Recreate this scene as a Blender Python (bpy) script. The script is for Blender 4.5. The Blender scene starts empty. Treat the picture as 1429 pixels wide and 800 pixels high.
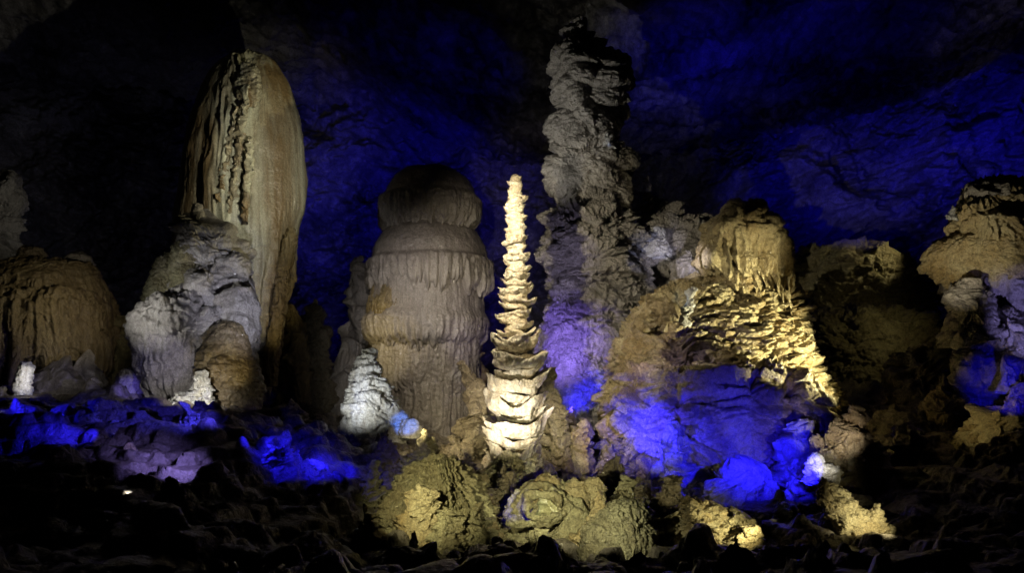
import bpy, math, numpy as np
np.seterr(all='ignore')
SC = bpy.context.scene
COL = SC.collection
F, CX, HR, CAMZ = 1200.0, 714.5, 540.0, 5.0      # picture scale, centre column, horizon row, eye height
Q = 1.0                                           # mesh density

def P(px, py, Y):
    return np.array(((px-CX)/F*Y, Y, CAMZ+(HR-py)/F*Y))

# ------------------------------------------------------------------ noise
def _h(ix, iy, iz, s):
    x = (ix.astype(np.int64)*374761393 + iy.astype(np.int64)*668265263 + iz.astype(np.int64)*1440662683 + int(s)*974634777) & 0xffffffff
    x = ((x ^ (x >> 13))*1274126177) & 0xffffffff
    x = ((x ^ (x >> 16))*2246822519) & 0xffffffff
    return x ^ (x >> 15)
def hf(ix, iy, iz, s):
    return (_h(ix, iy, iz, s) & 0xffffff)/float(0xffffff)
def vn(p, s=0):
    i = np.floor(p); f = p-i; i = i.astype(np.int64)
    f = f*f*f*(f*(f*6-15)+10)
    x, y, z = i[:, 0], i[:, 1], i[:, 2]; fx, fy, fz = f[:, 0], f[:, 1], f[:, 2]
    r = 0
    for a in (0, 1):
        wa = fx if a else 1-fx
        for b in (0, 1):
            wb = fy if b else 1-fy
            for c in (0, 1):
                wc = fz if c else 1-fz
                r = r + hf(x+a, y+b, z+c, s)*wa*wb*wc
    return r*2-1
def fbm(p, s=0, o=4, g=0.5):
    r = 0; a = 1.0; t = 0
    for k in range(o):
        r = r + a*vn(p*(2.03**k)+17.3*k, s+k); t += a; a *= g
    return r/t
def ridged(p, s=0, o=3):
    r = 0; a = 1.0; t = 0
    for k in range(o):
        r = r + a*(1-np.abs(vn(p*(2.03**k)+7.7*k, s+k))*2); t += a; a *= 0.5
    return r/t
def worley(p, s=0):
    i = np.floor(p).astype(np.int64); n = len(p)
    f1 = np.full(n, 9.); f2 = np.full(n, 9.); dz = np.zeros(n); rd = np.zeros(n)
    for a in (-1, 0, 1):
        for b in (-1, 0, 1):
            for c in (-1, 0, 1):
                x, y, z = i[:, 0]+a, i[:, 1]+b, i[:, 2]+c
                h = _h(x, y, z, s)
                jx = (h & 1023)/1023.; jy = ((h >> 10) & 1023)/1023.; jz = ((h >> 20) & 1023)/1023.
                ex = p[:, 0]-x-jx; ey = p[:, 1]-y-jy; ez = p[:, 2]-z-jz
                d = np.sqrt(ex*ex+ey*ey+ez*ez)
                m = d < f1
                f2 = np.where(m, f1, np.minimum(f2, d))
                f1 = np.where(m, d, f1); dz = np.where(m, ez, dz); rd = np.where(m, jx, rd)
    return f1, f2, dz, rd
def warp(p, size, amt, s):
    q = p/size
    return p + amt*np.stack([vn(q, s+90), vn(q+31.7, s+91), vn(q+57.1, s+92)], 1)
def ss(a, b, x):
    t = np.clip((x-a)/(b-a), 0, 1); return t*t*(3-2*t)

# ------------------------------------------------------------------ surface reliefs: f(p, th, t, seed) -> metres
def lobes(p, size, zs, amp, skew, s):
    q = warp(p, size*1.3, size*0.45, s)/np.array((size, size, size*zs))
    f1, f2, dz, rd = worley(q, s)
    return amp*((1-f1*f1*1.1)*(0.7+0.6*rd)-skew*dz)
def shingle(p, h, amp, wob, s):
    ph = p[:, 2]/h+wob*fbm(p*np.array((.35, .35, .15))/h, s, 3)
    k = np.floor(ph); fr = ph-k
    rnd = hf(k.astype(np.int64), k.astype(np.int64)*0, k.astype(np.int64)*0, s+5)
    loc = 0.5+0.5*vn(p/h*0.6, s+8)
    return amp*(1-fr)**1.3*(0.4+0.6*rnd)*(0.35+0.9*loc)*np.clip(fr*9, 0, 1)
def flute(p, size, amp, s, zs=9.0):
    q = p/np.array((size, size, size*zs))
    return amp*(ridged(q, s, 2)-0.3)
def R_rough(k=1.0, sz=1.0, fl=0.0):
    def f(p, th, t, s):
        d = k*(0.45*sz*fbm(p/(1.9*sz), s, 3)+lobes(p, 2.1*sz, .6, .62*sz, .55, s+1)+lobes(p, .95*sz, .6, .26*sz, .6, s+5)+lobes(p, .42*sz, .6, .12*sz, .6, s+2)
               + 0.07*sz*fbm(p/(.22*sz), s+3, 3))
        if fl: d = d+flute(warp(p, 1.2*sz, .5*sz, s+9), .16*sz, fl*sz, s+4, 7)*np.clip(0.5+vn(p/(1.4*sz), s+7)*1.5, 0, 1)
        return d
    return f
def R_flow(k=1.0, sz=1.0, fl=.04):
    def f(p, th, t, s):
        return k*(0.10*sz*fbm(p/(1.6*sz), s, 3)+lobes(p, 1.3*sz, .8, .20*sz, .25, s+1)+flute(p, .22*sz, fl, s+4, 8)+.02*fbm(p/.12, s+3, 2))
    return f
def R_step(k=1.0, sz=1.0):
    def f(p, th, t, s):
        w = warp(p, 1.5*sz, .35*sz, s)
        return k*(0.30*sz*fbm(p/(2.5*sz), s, 3)+shingle(w, .62*sz, .34*sz, 1.8, s+1)+lobes(w, 1.0*sz, .45, .52*sz, .85, s+2)+lobes(p, .5*sz, .45, .16*sz, .8, s+6)
                  + 0.05*sz*fbm(p/(.18*sz), s+3, 3))
    return f
def R_stone(k=1.0, sz=1.0):
    def f(p, th, t, s):
        return k*(0.35*sz*fbm(p/(1.3*sz), s, 4)+lobes(p, .9*sz, .55, .22*sz, .5, s+1)+lobes(p, .33*sz, .5, .09*sz, .6, s+2)+.03*sz*fbm(p/(.1*sz), s+3, 2))
    return f
def R_slab(k=1.0, sz=1.0):
    def f(p, th, t, s):
        w = warp(p, 1.8*sz, .3*sz, s)
        return k*(0.45*sz*fbm(p/(1.5*sz), s, 4)+shingle(w, .75*sz, .34*sz, 2.4, s+1)+lobes(p, 1.15*sz, .5, .34*sz, .6, s+4)+lobes(p, .42*sz, .42, .13*sz, .7, s+2)+.05*sz*fbm(p/(.14*sz), s+3, 3))
    return f

# ------------------------------------------------------------------ meshes
def mk(name, V, quads, mat, origin, stain=None, rot=None):
    me = bpy.data.meshes.new(name)
    V = V-origin
    if rot is not None:
        from mathutils import Euler
        M = np.array(Euler(rot).to_matrix()); V = V@M.T
    me.vertices.add(len(V)); me.vertices.foreach_set('co', V.astype(np.float32).ravel())
    me.loops.add(quads.size); me.loops.foreach_set('vertex_index', quads.astype(np.int32).ravel())
    n = len(quads); me.polygons.add(n)
    me.polygons.foreach_set('loop_start', np.arange(0, n*4, 4, dtype=np.int32))
    me.update(calc_edges=True)
    me.polygons.foreach_set('use_smooth', np.ones(n, bool))
    if stain is not None:
        a = me.attributes.new('stain', 'FLOAT', 'POINT'); a.data.foreach_set('value', stain.astype(np.float32))
    me.materials.append(mat)
    o = bpy.data.objects.new(name, me); COL.objects.link(o); o.location = origin
    return o
def grid_quads(nr, nc, wrap):
    i = np.arange(nr-1)[:, None]; j = np.arange(nc if wrap else nc-1)[None, :]
    j2 = (j+1) % nc
    return np.stack([i*nc+j+0*i, (i+1)*nc+j, (i+1)*nc+j2, i*nc+j2+0*i], -1).reshape(-1, 4)
SEED = [11]
GRAIN = {'rough_limestone': 1.3, 'tan_limestone': 1.25, 'brown_limestone': 1.3, 'olive_limestone': 1.0, 'mauve_flowstone': .35, 'grey_flowstone': .6, 'ochre_flowstone': .9, 'green_pool_deposit': .3, 'cream_calcite': .5, 'white_calcite': .8}
def column_geo(outline, Y, relief, depth=1.0, drip=None, seed=None, res=1.35, smooth=2.0, stainf=None, lean=0.0, power=2.0, wob=.07, mat_name='', grain=None):
    if grain is None: grain = GRAIN.get(mat_name, 1.0)
    if seed is None: SEED[0] += 7; seed = SEED[0]
    O = np.array(outline, float)
    m = (O[0, 1]+O[0, 2])/2
    O = np.vstack([[O[0, 0], m, m], O])
    z = CAMZ+(HR-O[:, 0])/F*Y; cx = ((O[:, 1]+O[:, 2])/2-CX)/F*Y; r = (O[:, 2]-O[:, 1])/2/F*Y
    L = np.concatenate([[0], np.cumsum(np.hypot(np.diff(z), np.diff(r)))])
    px = Y/F
    nz = int(max(24, L[-1]/px/res*Q)); nt = int(max(32, 2*math.pi*r.max()*(1+depth)/2/px/res*Q))
    s = np.linspace(0, L[-1], nz)
    zz, rr, cc = np.interp(s, L, z), np.interp(s, L, r), np.interp(s, L, cx)
    w = max(1, int(nz*0.01*smooth)); ker = np.hanning(2*w+3)[1:-1]; ker /= ker.sum()
    def sm(a, odd=False):
        pre = (2*a[0]-a[1:w+1][::-1]) if not odd else -a[1:w+1][::-1]
        post = 2*a[-1]-a[-w-1:-1][::-1]
        return np.convolve(np.concatenate([pre, a, post]), ker, 'valid')
    cc = sm(cc); rr = np.maximum(sm(rr, True), 0); zt = zz.copy(); zz = sm(zz)
    th = np.linspace(0, 2*math.pi, nt, endpoint=False)+math.pi/2
    T, S = np.meshgrid(th, np.linspace(0, 1, nz))
    ct, st = np.cos(T), np.sin(T)
    if power != 2.0:
        ct = np.sign(ct)*np.abs(ct)**(2/power); st = np.sign(st)*np.abs(st)**(2/power)
    X = cc[:, None]+rr[:, None]*ct; Yy = Y+rr[:, None]*st*depth+lean*(zz[:, None]-zz[-1]); Z = zz[:, None]+0*T
    B = np.stack([X, Yy, Z], -1)
    du = np.roll(B, -1, 1)-np.roll(B, 1, 1); dv = np.gradient(B, axis=0)
    N = np.cross(dv, du); ln = np.linalg.norm(N, axis=-1, keepdims=True)
    N = np.where(ln > 1e-9, N/np.maximum(ln, 1e-9), np.array((0, 0, 1.)))
    rad = np.stack([ct, st*depth, 0*ct], -1)
    N = np.where((N*rad).sum(-1, keepdims=True) < -0.2, -N, N)
    N[0] = (0, 0, 1)
    p = B.reshape(-1, 3); org = np.array((cc[-1], Y, zz[-1]))
    pl = p-org+np.array((seed*3.1, seed*1.7, 0))
    Tf, Sf = T.ravel(), S.ravel()
    D = (relief(pl, Tf, Sf, seed)+grain*(.075*ridged(warp(pl, .5, .15, seed)/np.array((.36, .36, .26)), seed+33, 4)+.05*lobes(pl, .26, .6, 1, .7, seed+35))).reshape(nz, nt)
    D = D-np.median(D)
    V = B+N*D[..., None]
    if drip:
        amp, freq = drip[0], drip[1]; start = drip[2] if len(drip) > 2 else 0.6
        q = np.stack([ct.ravel()*freq, st.ravel()*freq, 0*Tf], 1)
        g = np.clip(vn(q, seed+40)*0.9+.35, 0, 1)**1.2+0.5*vn(q*.3, seed+41)
        V[..., 2] -= (amp*g*ss(start, 1.0, Sf)).reshape(nz, nt)
        gg = ((vn(q, seed+40)*0.35*amp)*ss(start, 1.0, Sf)*.8).reshape(nz, nt)
        V += N*gg[..., None]*np.array((1, 1, 0.))
    if wob:
        rm = float(np.mean(rr))*1.0+.15; f = V.reshape(-1, 3); q_ = (f-org)/(rm*1.1)+seed*1.3
        wv = np.stack([vn(q_, seed+70)+.5*vn(q_*2.2, seed+71), vn(q_+9, seed+72)+.5*vn(q_*2.2, seed+73), .8*vn(q_+19, seed+74)+.4*vn(q_*2.2, seed+75)], 1)
        V = V+(wv*rm*wob).reshape(V.shape)
    st_ = stainf(p, pl, seed) if stainf else 0.5+0.5*fbm(pl/np.array((.9, .9, 2.2)), seed+60, 3)*1.6
    return V.reshape(-1, 3), grid_quads(nz, nt, True), org, np.clip(st_, 0, 1)
def column(name, outline, Y, relief=None, mat=None, parent=None, rot=None, **k):
    V, q, org, st = column_geo(outline, Y, relief, mat_name=mat.name, **k)
    o = mk(name, V, q, mat, org, st, rot)
    if parent is not None: o.parent = parent; o.location = org-np.array(parent.location)
    return o
def dome(px0, py0, px1, py1, n=9, e=2.3, foot=.92):
    out = []; c = (px0+px1)/2; w = (px1-px0)/2
    for k in range(n+1):
        t = k/n
        a = (1-(1-t)**e)**(1/e) if t > 0 else 0.0
        wf = a if t < .7 else a*(1-(1-foot)*(t-.7)/.3)
        out.append((py0+(py1-py0)*t, c-w*max(wf, .06), c+w*max(wf, .06)))
    return out
def tag(o, label, cat, group=None, kind=None):
    if label: o['label'] = label
    if cat: o['category'] = cat
    if group: o['group'] = group
    if kind: o['kind'] = kind
    return o
def thing(name, label, cat, px, py, Y, group=None):
    o = bpy.data.objects.new(name, None); COL.objects.link(o); o.location = P(px, py, Y); o.empty_display_size = .5
    return tag(o, label, cat, group)
def rock(name, label, cat, box, Y, relief, mat, depth=.8, group=None, sink=14, **k):
    x0, y0, x1, y1 = box; k.setdefault('wob', .42)
    return tag(column(name, dome(x0, y0, x1, y1+sink, e=k.pop('e', 1.9)), Y, relief, mat, depth=depth, **k), label, cat, group)

HR_ = np.random.RandomState(77)
def heap(name, label, cat, box, Y, relief, mat, n=6, depth=.8, group=None, sink=14, flat=1.0, part='stone'):
    x0, y0, x1, y1 = box; w, h = x1-x0, y1+sink-y0
    o = thing(name, label, cat, (x0+x1)/2, y1+sink, Y, group)
    kk = dict(wob=.45, depth=depth)
    a = HR_.uniform(.3, .7)
    column(part, dome(x0+w*(a-.24), y0, x0+w*(a+.24), y1+sink, e=1.9), Y, relief, mat, o, **kk)
    column(part, dome(x0+w*.02, y0+h*.42, x1-w*.02, y1+sink, e=2.4), Y+.1, relief, mat, o, **kk)
    for i in range(n):
        c = x0+w*(.12+.76*(i+.5)/n+HR_.uniform(-.06, .06)); hw = w*HR_.uniform(.13, .24)*flat
        tt = abs((c-x0)/w-a)
        top = y0+h*(min(.75, .12+tt*1.1)+HR_.uniform(-.06, .12))
        c = min(max(c, x0+hw*.8), x1-hw*.8)
        column(part, dome(c-hw, top, c+hw, y1+sink, e=HR_.uniform(1.6, 2.6)), Y-w/F*Y*.5*depth*HR_.uniform(.1, .8), relief, mat, o, **kk)
    return o
# ------------------------------------------------------------------ materials
def limestone(name, a, b, dirt=(.03, .022, .012), streak=1.0, rough=.55, bump=.5, fine=9.0, dirtamt=.5):
    m = bpy.data.materials.new(name); m.use_nodes = True; nt = m.node_tree; N = nt.nodes; L = nt.links
    bs = N['Principled BSDF']
    at = N.new('ShaderNodeAttribute'); at.attribute_name = 'stain'
    tc = N.new('ShaderNodeTexCoord'); mp = N.new('ShaderNodeMapping'); mp.inputs['Scale'].default_value = (1, 1, 1/(1+3*streak))
    L.new(tc.outputs['Object'], mp.inputs['Vector'])
    n1 = N.new('ShaderNodeTexNoise'); n1.inputs['Scale'].default_value = 1.6; n1.inputs['Detail'].default_value = 6; n1.inputs['Roughness'].default_value = .65
    L.new(mp.outputs[0], n1.inputs['Vector'])
    mx = N.new('ShaderNodeMix'); mx.data_type = 'RGBA'; mx.inputs['A'].default_value = (*a, 1); mx.inputs['B'].default_value = (*b, 1)
    ad = N.new('ShaderNodeMath'); ad.operation = 'MULTIPLY_ADD'; ad.inputs[1].default_value = 1.0
    r0 = N.new('ShaderNodeMapRange'); r0.inputs['From Min'].default_value = .3; r0.inputs['From Max'].default_value = .7; r0.inputs['To Min'].default_value = -.3; r0.inputs['To Max'].default_value = .3
    L.new(n1.outputs['Fac'], r0.inputs['Value']); L.new(at.outputs['Fac'], ad.inputs[0]); L.new(r0.outputs[0], ad.inputs[2]); ad.use_clamp = True
    L.new(ad.outputs[0], mx.inputs['Factor'])
    n2 = N.new('ShaderNodeTexNoise'); n2.inputs['Scale'].default_value = 5.5; n2.inputs['Detail'].default_value = 8; n2.inputs['Roughness'].default_value = .7
    L.new(mp.outputs[0], n2.inputs['Vector'])
    r2 = N.new('ShaderNodeMapRange'); r2.inputs['From Min'].default_value = .48; r2.inputs['From Max'].default_value = .64; r2.inputs['To Max'].default_value = dirtamt
    L.new(n2.outputs['Fac'], r2.inputs['Value'])
    n4 = N.new('ShaderNodeTexNoise'); n4.inputs['Scale'].default_value = 16; n4.inputs['Detail'].default_value = 8; n4.inputs['Roughness'].default_value = .75
    L.new(tc.outputs['Object'], n4.inputs['Vector'])
    r4 = N.new('ShaderNodeMapRange'); r4.inputs['From Min'].default_value = .38; r4.inputs['From Max'].default_value = .62; r4.inputs['To Min'].default_value = .62; r4.inputs['To Max'].default_value = 1.18
    L.new(n4.outputs['Fac'], r4.inputs['Value'])
    m4 = N.new('ShaderNodeVectorMath'); m4.operation = 'SCALE'; L.new(r4.outputs[0], m4.inputs['Scale'])
    m2 = N.new('ShaderNodeMix'); m2.data_type = 'RGBA'; m2.inputs['B'].default_value = (*dirt, 1)
    L.new(mx.outputs['Result'], m2.inputs['A']); L.new(r2.outputs[0], m2.inputs['Factor'])
    L.new(m2.outputs['Result'], m4.inputs[0]); L.new(m4.outputs[0], bs.inputs['Base Color'])
    n3 = N.new('ShaderNodeTexNoise'); n3.inputs['Scale'].default_value = fine; n3.inputs['Detail'].default_value = 7; n3.inputs['Roughness'].default_value = .6
    L.new(tc.outputs['Object'], n3.inputs['Vector'])
    bp = N.new('ShaderNodeBump'); bp.inputs['Strength'].default_value = min(1, bump*1.3); bp.inputs['Distance'].default_value = .16
    L.new(n3.outputs['Fac'], bp.inputs['Height']); L.new(bp.outputs[0], bs.inputs['Normal']); L.new(bp.outputs[0], bs.inputs['Coat Normal'])
    rr = N.new('ShaderNodeMapRange'); rr.inputs['To Min'].default_value = rough-.33; rr.inputs['To Max'].default_value = rough+.15
    L.new(n2.outputs['Fac'], rr.inputs['Value']); L.new(rr.outputs[0], bs.inputs['Roughness'])
    bs.inputs['Specular IOR Level'].default_value = .5; bs.inputs['Coat Weight'].default_value = .4; bs.inputs['Coat Roughness'].default_value = .16
    return m
M_GREY = limestone('grey_flowstone', (.30, .27, .25), (.42, .39, .36), dirtamt=.35)
M_MAUVE = limestone('mauve_flowstone', (.25, .215, .20), (.36, .32, .29), streak=2.0, bump=.35, dirtamt=.35)
M_OCHRE = limestone('ochre_flowstone', (.30, .235, .125), (.20, .145, .08), streak=1.0)
M_BUL = limestone('banded_flowstone', (.56, .56, .46), (.24, .17, .09), dirt=(.08, .05, .025), streak=5.0, bump=.25, dirtamt=.45)
M_CREAM = limestone('cream_calcite', (.80, .74, .60), (.62, .50, .32), dirt=(.22, .11, .04), dirtamt=.55)
M_WHITE = limestone('white_calcite', (.80, .80, .78), (.55, .52, .42), dirt=(.25, .2, .13), dirtamt=.6)
M_ROUGH = limestone('rough_limestone', (.30, .28, .26), (.42, .39, .36), streak=.2, bump=.9, dirtamt=.55)
M_TAN = limestone('tan_limestone', (.50, .43, .26), (.32, .23, .10), streak=.2, bump=.8, dirtamt=.45)
M_BROWN = limestone('brown_limestone', (.20, .155, .10), (.28, .235, .16), streak=.1, bump=.9, dirtamt=.55)
M_OLIVE = limestone('olive_limestone', (.40, .37, .22), (.24, .20, .11), streak=.1, bump=.9)
M_WALL = limestone('cave_wall_rock', (.02, .019, .018), (.42, .40, .37), streak=0, bump=1.0, fine=2.2, dirtamt=.5)  # mottled rock tone; near-black patches also put uneven lamp light into the colour
M_FLOOR = limestone('cave_floor_rock', (.16, .13, .10), (.24, .21, .17), streak=0, bump=1.0, fine=5, dirtamt=.6)
M_FROST = limestone('frosted_limestone', (.45, .44, .44), (.7, .7, .72), streak=0, bump=.9, dirtamt=.5)
M_POOL = limestone('green_pool_deposit', (.36, .33, .18), (.26, .28, .18), streak=0, rough=.3, bump=.2)

# ------------------------------------------------------------------ the setting
def bil(tabx, taby, tab, x, y):
    xi = np.clip(np.searchsorted(tabx, x)-1, 0, len(tabx)-2); yi = np.clip(np.searchsorted(taby, y)-1, 0, len(taby)-2)
    fx = np.clip((x-tabx[xi])/(tabx[xi+1]-tabx[xi]), 0, 1); fy = np.clip((y-taby[yi])/(taby[yi+1]-taby[yi]), 0, 1)
    fx = fx*fx*(3-2*fx)
    return tab[yi, xi]*(1-fx)*(1-fy)+tab[yi, xi+1]*fx*(1-fy)+tab[yi+1, xi]*(1-fx)*fy+tab[yi+1, xi+1]*fx*fy
GX = np.array([-500, 0, 150, 300, 440, 520, 620, 720, 860, 1000, 1150, 1300, 1430, 1900.])
GY = np.array([0, 8, 14, 20, 24, 28, 32, 36, 40, 46, 54, 66, 100.])
GR = np.array([   # rows of the photograph at which the ground lies, per distance
 [880]*14,
 [880]*14,
 [800, 800, 800, 800, 800, 805, 805, 808, 808, 808, 808, 806, 806, 806],
 [770, 765, 760, 752, 760, 782, 786, 782, 782, 778, 776, 775, 772, 770],
 [700, 700, 690, 690, 735, 768, 768, 766, 766, 762, 764, 762, 755, 740],
 [640, 640, 630, 625, 690, 745, 748, 745, 745, 740, 735, 725, 700, 680],
 [570, 575, 575, 580, 630, 690, 712, 712, 715, 720, 700, 670, 640, 620],
 [550, 556, 562, 572, 605, 640, 660, 668, 690, 715, 655, 620, 610, 590],
 [545, 548, 555, 566, 590, 615, 630, 640, 650, 690, 600, 575, 560, 550],
 [540, 542, 548, 560, 585, 604, 610, 615, 610, 610, 560, 530, 520, 520],
 [520, 530, 535, 545, 570, 590, 590, 585, 560, 540, 500, 490, 490, 490],
 [500, 515, 520, 530, 545, 560, 555, 540, 500, 460, 440, 440, 450, 450],
 [480, 490, 500, 500, 520, 530, 520, 500, 470, 440, 420, 420, 420, 420]], float)
GZ = CAMZ+(HR-GR)/F*np.maximum(GY, 8)[:, None]
def ground_z(X, Y):
    px = X/np.maximum(Y, 8)*F+CX
    return bil(GX, GY, GZ, px, Y)
def build_floor():
    ny, nx = 760, 860
    Y = -12+112*np.linspace(0, 1, ny)**1.0
    Y = np.interp(np.linspace(0, 1, ny), [0, .06, .16, .75, 1], [-12, 10, 18, 46, 96])
    u = np.linspace(-1, 1, nx)
    YY, UU = np.meshgrid(Y, u, indexing='ij')
    XX = UU*(np.maximum(YY, 4)*.78+14)
    x, y = XX.ravel(), YY.ravel()
    z = ground_z(x, y)
    p = np.stack([x, y, z*0], 1)
    w = warp(p, 3., 1.2, 5)
    f1, f2, dz, rd = worley(w/np.array((2.6, 1.9, 1)), 3)
    g1, g2, _, gd = worley(warp(p, 1., .4, 8)/np.array((.9, .65, 1)), 6)
    h = .9*fbm(p/4.5, 1, 5)+.65*(1-f1)*(.3+rd)+.35*(f2-f1).clip(0, .6)+.30*(1-g1)*(.2+gd)+.35*(ridged(p/1.7, 14, 4)-.3)+.10*fbm(p/.35, 9, 3)
    st = shingle(np.stack([x, y, z+h+0.0*y], 1), .5, .25, 1.2, 12)
    calm = ss(6, 14, y)
    z = z+(h-.75)*(.25+.75*calm)+st*calm*.6
    zq = .55; zw = z/zq+1.2*fbm(p/2.5, 37, 3)+.15*y; fr = zw-np.floor(zw)
    z = z+calm*.75*zq*(ss(.25, .75, fr)-fr)+.05*lobes(np.stack([x, y, z*2], 1), .5, 1, 1, 0, 39)
    V = np.stack([x, y, z], 1)
    s = np.clip(.5+.8*fbm(p/2.2, 33, 3), 0, 1)
    tag(mk('cave_floor', V, grid_quads(ny, nx, False), M_FLOOR, np.zeros(3), s), None, None, kind='structure')
def build_wall():
    nx, nz = 1000, 520
    x = np.linspace(-75, 75, nx); z = np.linspace(-6, 48, nz)
    ZZ, XX = np.meshgrid(z, x, indexing='ij')
    x, z = XX.ravel(), ZZ.ravel()
    y = 88-(np.abs(x)/75)**2.2*26-np.clip(z-18, 0, 40)*.35
    y -= 6*np.exp(-((x+32)/16)**2)*ss(40, 0, z)
    p = np.stack([x, y*0, z], 1)
    d = 3.5*fbm(p/14, 71, 4)+1.8*ridged(np.stack([x*.7+z*.7, y*0, z*1.1-x*.5], 1)/7, 75, 3)+.6*lobes(p, 3.2, .6, 1.0, .6, 77)+.35*lobes(p, 1.1, .5, .8, .6, 79)+.7*(ridged(np.stack([x*.8+z*.6, y*0, z*.8-x*.6], 1)/np.array((3.5, 1, 1.6)), 81, 4)-.3)+.20*fbm(p/.8, 80, 3)
    # alcove holes in the rock to the right, and the long diagonal fault
    d -= 3.0*np.clip(fbm(p/9, 85, 3)*2, 0, 1)
    d += .55*(ridged(warp(p, 2, .8, 95)/1.6, 96, 4)-.3)+.30*fbm(p/.7, 97, 4)
    V = np.stack([x, y-d, z], 1)
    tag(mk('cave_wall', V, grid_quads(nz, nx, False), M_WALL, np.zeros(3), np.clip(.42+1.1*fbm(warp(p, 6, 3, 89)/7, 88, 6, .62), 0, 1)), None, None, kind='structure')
def build_ceiling():
    nx, ny = 800, 420
    x = np.linspace(-80, 80, nx); y = np.linspace(-15, 74, ny)
    YY, XX = np.meshgrid(y, x, indexing='ij')
    x, y = XX.ravel(), YY.ravel()
    px = x/70*F+CX
    ze = np.interp(px, [-400, 200, 450, 600, 760, 880, 1100, 1430, 1900], [33, 32, 31, 29, 27, 27, 29, 33.6, 38])
    z = ze+4.5*(1-((y-50)/60)**2).clip(-1, 1)*ss(74, 40, y)
    z = z-1.5*ss(60, 74, y)
    p = np.stack([x, y, z*0], 1)
    q = np.stack([x*.95+y*.3, (y*.95-x*.3)*1.6, z*0], 1)
    d = 1.6*fbm(p/12, 51, 4)+.8*ridged(q/9, 55, 3)+.35*lobes(q, 3.0, .6, .8, .0, 57)+.25*lobes(q, 1.0, .5, .7, .0, 59)+.40*(ridged(warp(p, 2, .8, 98)/1.5, 99, 4)-.3)+.25*fbm(p/.6, 100, 3)+.6*(ridged(q/np.array((3.5, 1.2, 1)), 61, 4)-.3)+.15*fbm(p/.6, 60, 3)
    V = np.stack([x, y+0.6*fbm(p/3, 63, 3), z-d], 1)
    # the lip at the far edge turns up and back
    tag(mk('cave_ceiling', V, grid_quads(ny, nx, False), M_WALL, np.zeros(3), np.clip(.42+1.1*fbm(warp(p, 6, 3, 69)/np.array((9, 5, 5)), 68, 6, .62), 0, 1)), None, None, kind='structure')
build_floor(); build_wall(); build_ceiling()

# ------------------------------------------------------------------ 1 great round-topped column, left
def bullet_relief(p, th, t, s):
    # p is offset by seed; recover local x relative to the axis
    x = p[:, 0]-s*3.1; z = p[:, 2]
    front = ss(.1, -.5, np.sin(th))
    H = z.max()
    xc = .75-.115*(H-z)
    w = .55+.045*(H-z)
    band = np.exp(-((x-xc)/w)**4)*front*ss(0, 1.2, H-z+.3)
    fl = flute(p, .33, 1, s+4, 26)
    return .12*fbm(p/2.4, s, 3)+.02*fl+.015*flute(p, .12, 1, s+5, 40)+.05*flute(p, .9, 1, s+15, 30)+band*(.20+.20*fl+.10*lobes(p, .5, .8, 1, .4, s+8)*ss(6, 0, H-z))+.015*fbm(p/.1, s+3, 2) \
        + (.25*flute(p, .5, 1, s+6, 14)+.18*lobes(p, .8, .7, 1, .5, s+7))*ss(9, 12.5, H-z)*ss(.5, 2.0, x)
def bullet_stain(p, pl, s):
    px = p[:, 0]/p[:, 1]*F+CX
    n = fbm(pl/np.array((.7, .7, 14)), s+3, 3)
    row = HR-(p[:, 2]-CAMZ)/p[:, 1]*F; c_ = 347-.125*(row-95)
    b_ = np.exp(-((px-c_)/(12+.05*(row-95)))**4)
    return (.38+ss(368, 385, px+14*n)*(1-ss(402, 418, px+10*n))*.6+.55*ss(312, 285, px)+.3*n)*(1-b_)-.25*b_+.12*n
t = thing('great_column', 'huge smooth round-topped stone column with orange and cream bands, tallest at the left', 'stalagmite', 335, 548, 48)
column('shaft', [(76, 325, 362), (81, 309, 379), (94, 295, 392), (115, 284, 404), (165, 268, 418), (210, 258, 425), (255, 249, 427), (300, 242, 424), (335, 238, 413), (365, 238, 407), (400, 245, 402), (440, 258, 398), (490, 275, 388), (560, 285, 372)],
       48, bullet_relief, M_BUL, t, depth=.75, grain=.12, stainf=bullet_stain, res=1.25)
column('crest', dome(328, 83, 366, 150, foot=.4), 45.6, R_rough(.8, .35, .2), M_BUL, t, depth=.5)
for bx, (x0, y0, x1, y1, hw) in enumerate([(345, 118, 330, 230, 4.5), (338, 186, 320, 300, 4), (331, 150, 306, 285, 3.5), (350, 190, 341, 312, 4.5)]):
    out = [(y0+(y1-y0)*k/6, x0+(x1-x0)*k/6-hw*(.5+.7*math.sin(k/6*2.8)), x0+(x1-x0)*k/6+hw*(.5+.7*math.sin(k/6*2.8))) for k in range(7)]
    column('drapery', out, 45.2, lambda p, th, t_, s: .10*fbm(p/np.array((.3, .3, 1.2)), s, 3)+flute(p, .16, .08, s+1, 20), M_BUL, t, depth=1.2, wob=.5)
column('side_flange', [(318, 404, 412), (335, 394, 416), (360, 388, 408), (400, 384, 402), (430, 380, 398), (480, 372, 390), (540, 360, 385)], 46.5, R_flow(.8, .7, .14), M_OCHRE, t, depth=1.2)

rock('flowstone_fin', 'jagged ochre rock fin low behind the right foot of the huge smooth column', 'rock', (385, 418, 432, 560), 51, R_flow(1, .8, .12), M_OCHRE)
rock('stalagmite', 'dim brown stalagmite stub in the dark gap right of the huge smooth column', 'stalagmite', (415, 412, 462, 560), 53, R_stone(1, .9), M_BROWN)
rock('boulder', 'low grey boulder between the feet of the huge column and the tiered stalagmite', 'rock', (362, 556, 440, 600), 44, R_stone(1, .8), M_GREY, depth=.6)
rock('boulder', 'small olive stone showing in the gap left of the clustered stalagmite', 'rock', (150, 440, 200, 540), 47, R_flow(1, .7, .08), M_OLIVE)

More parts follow.
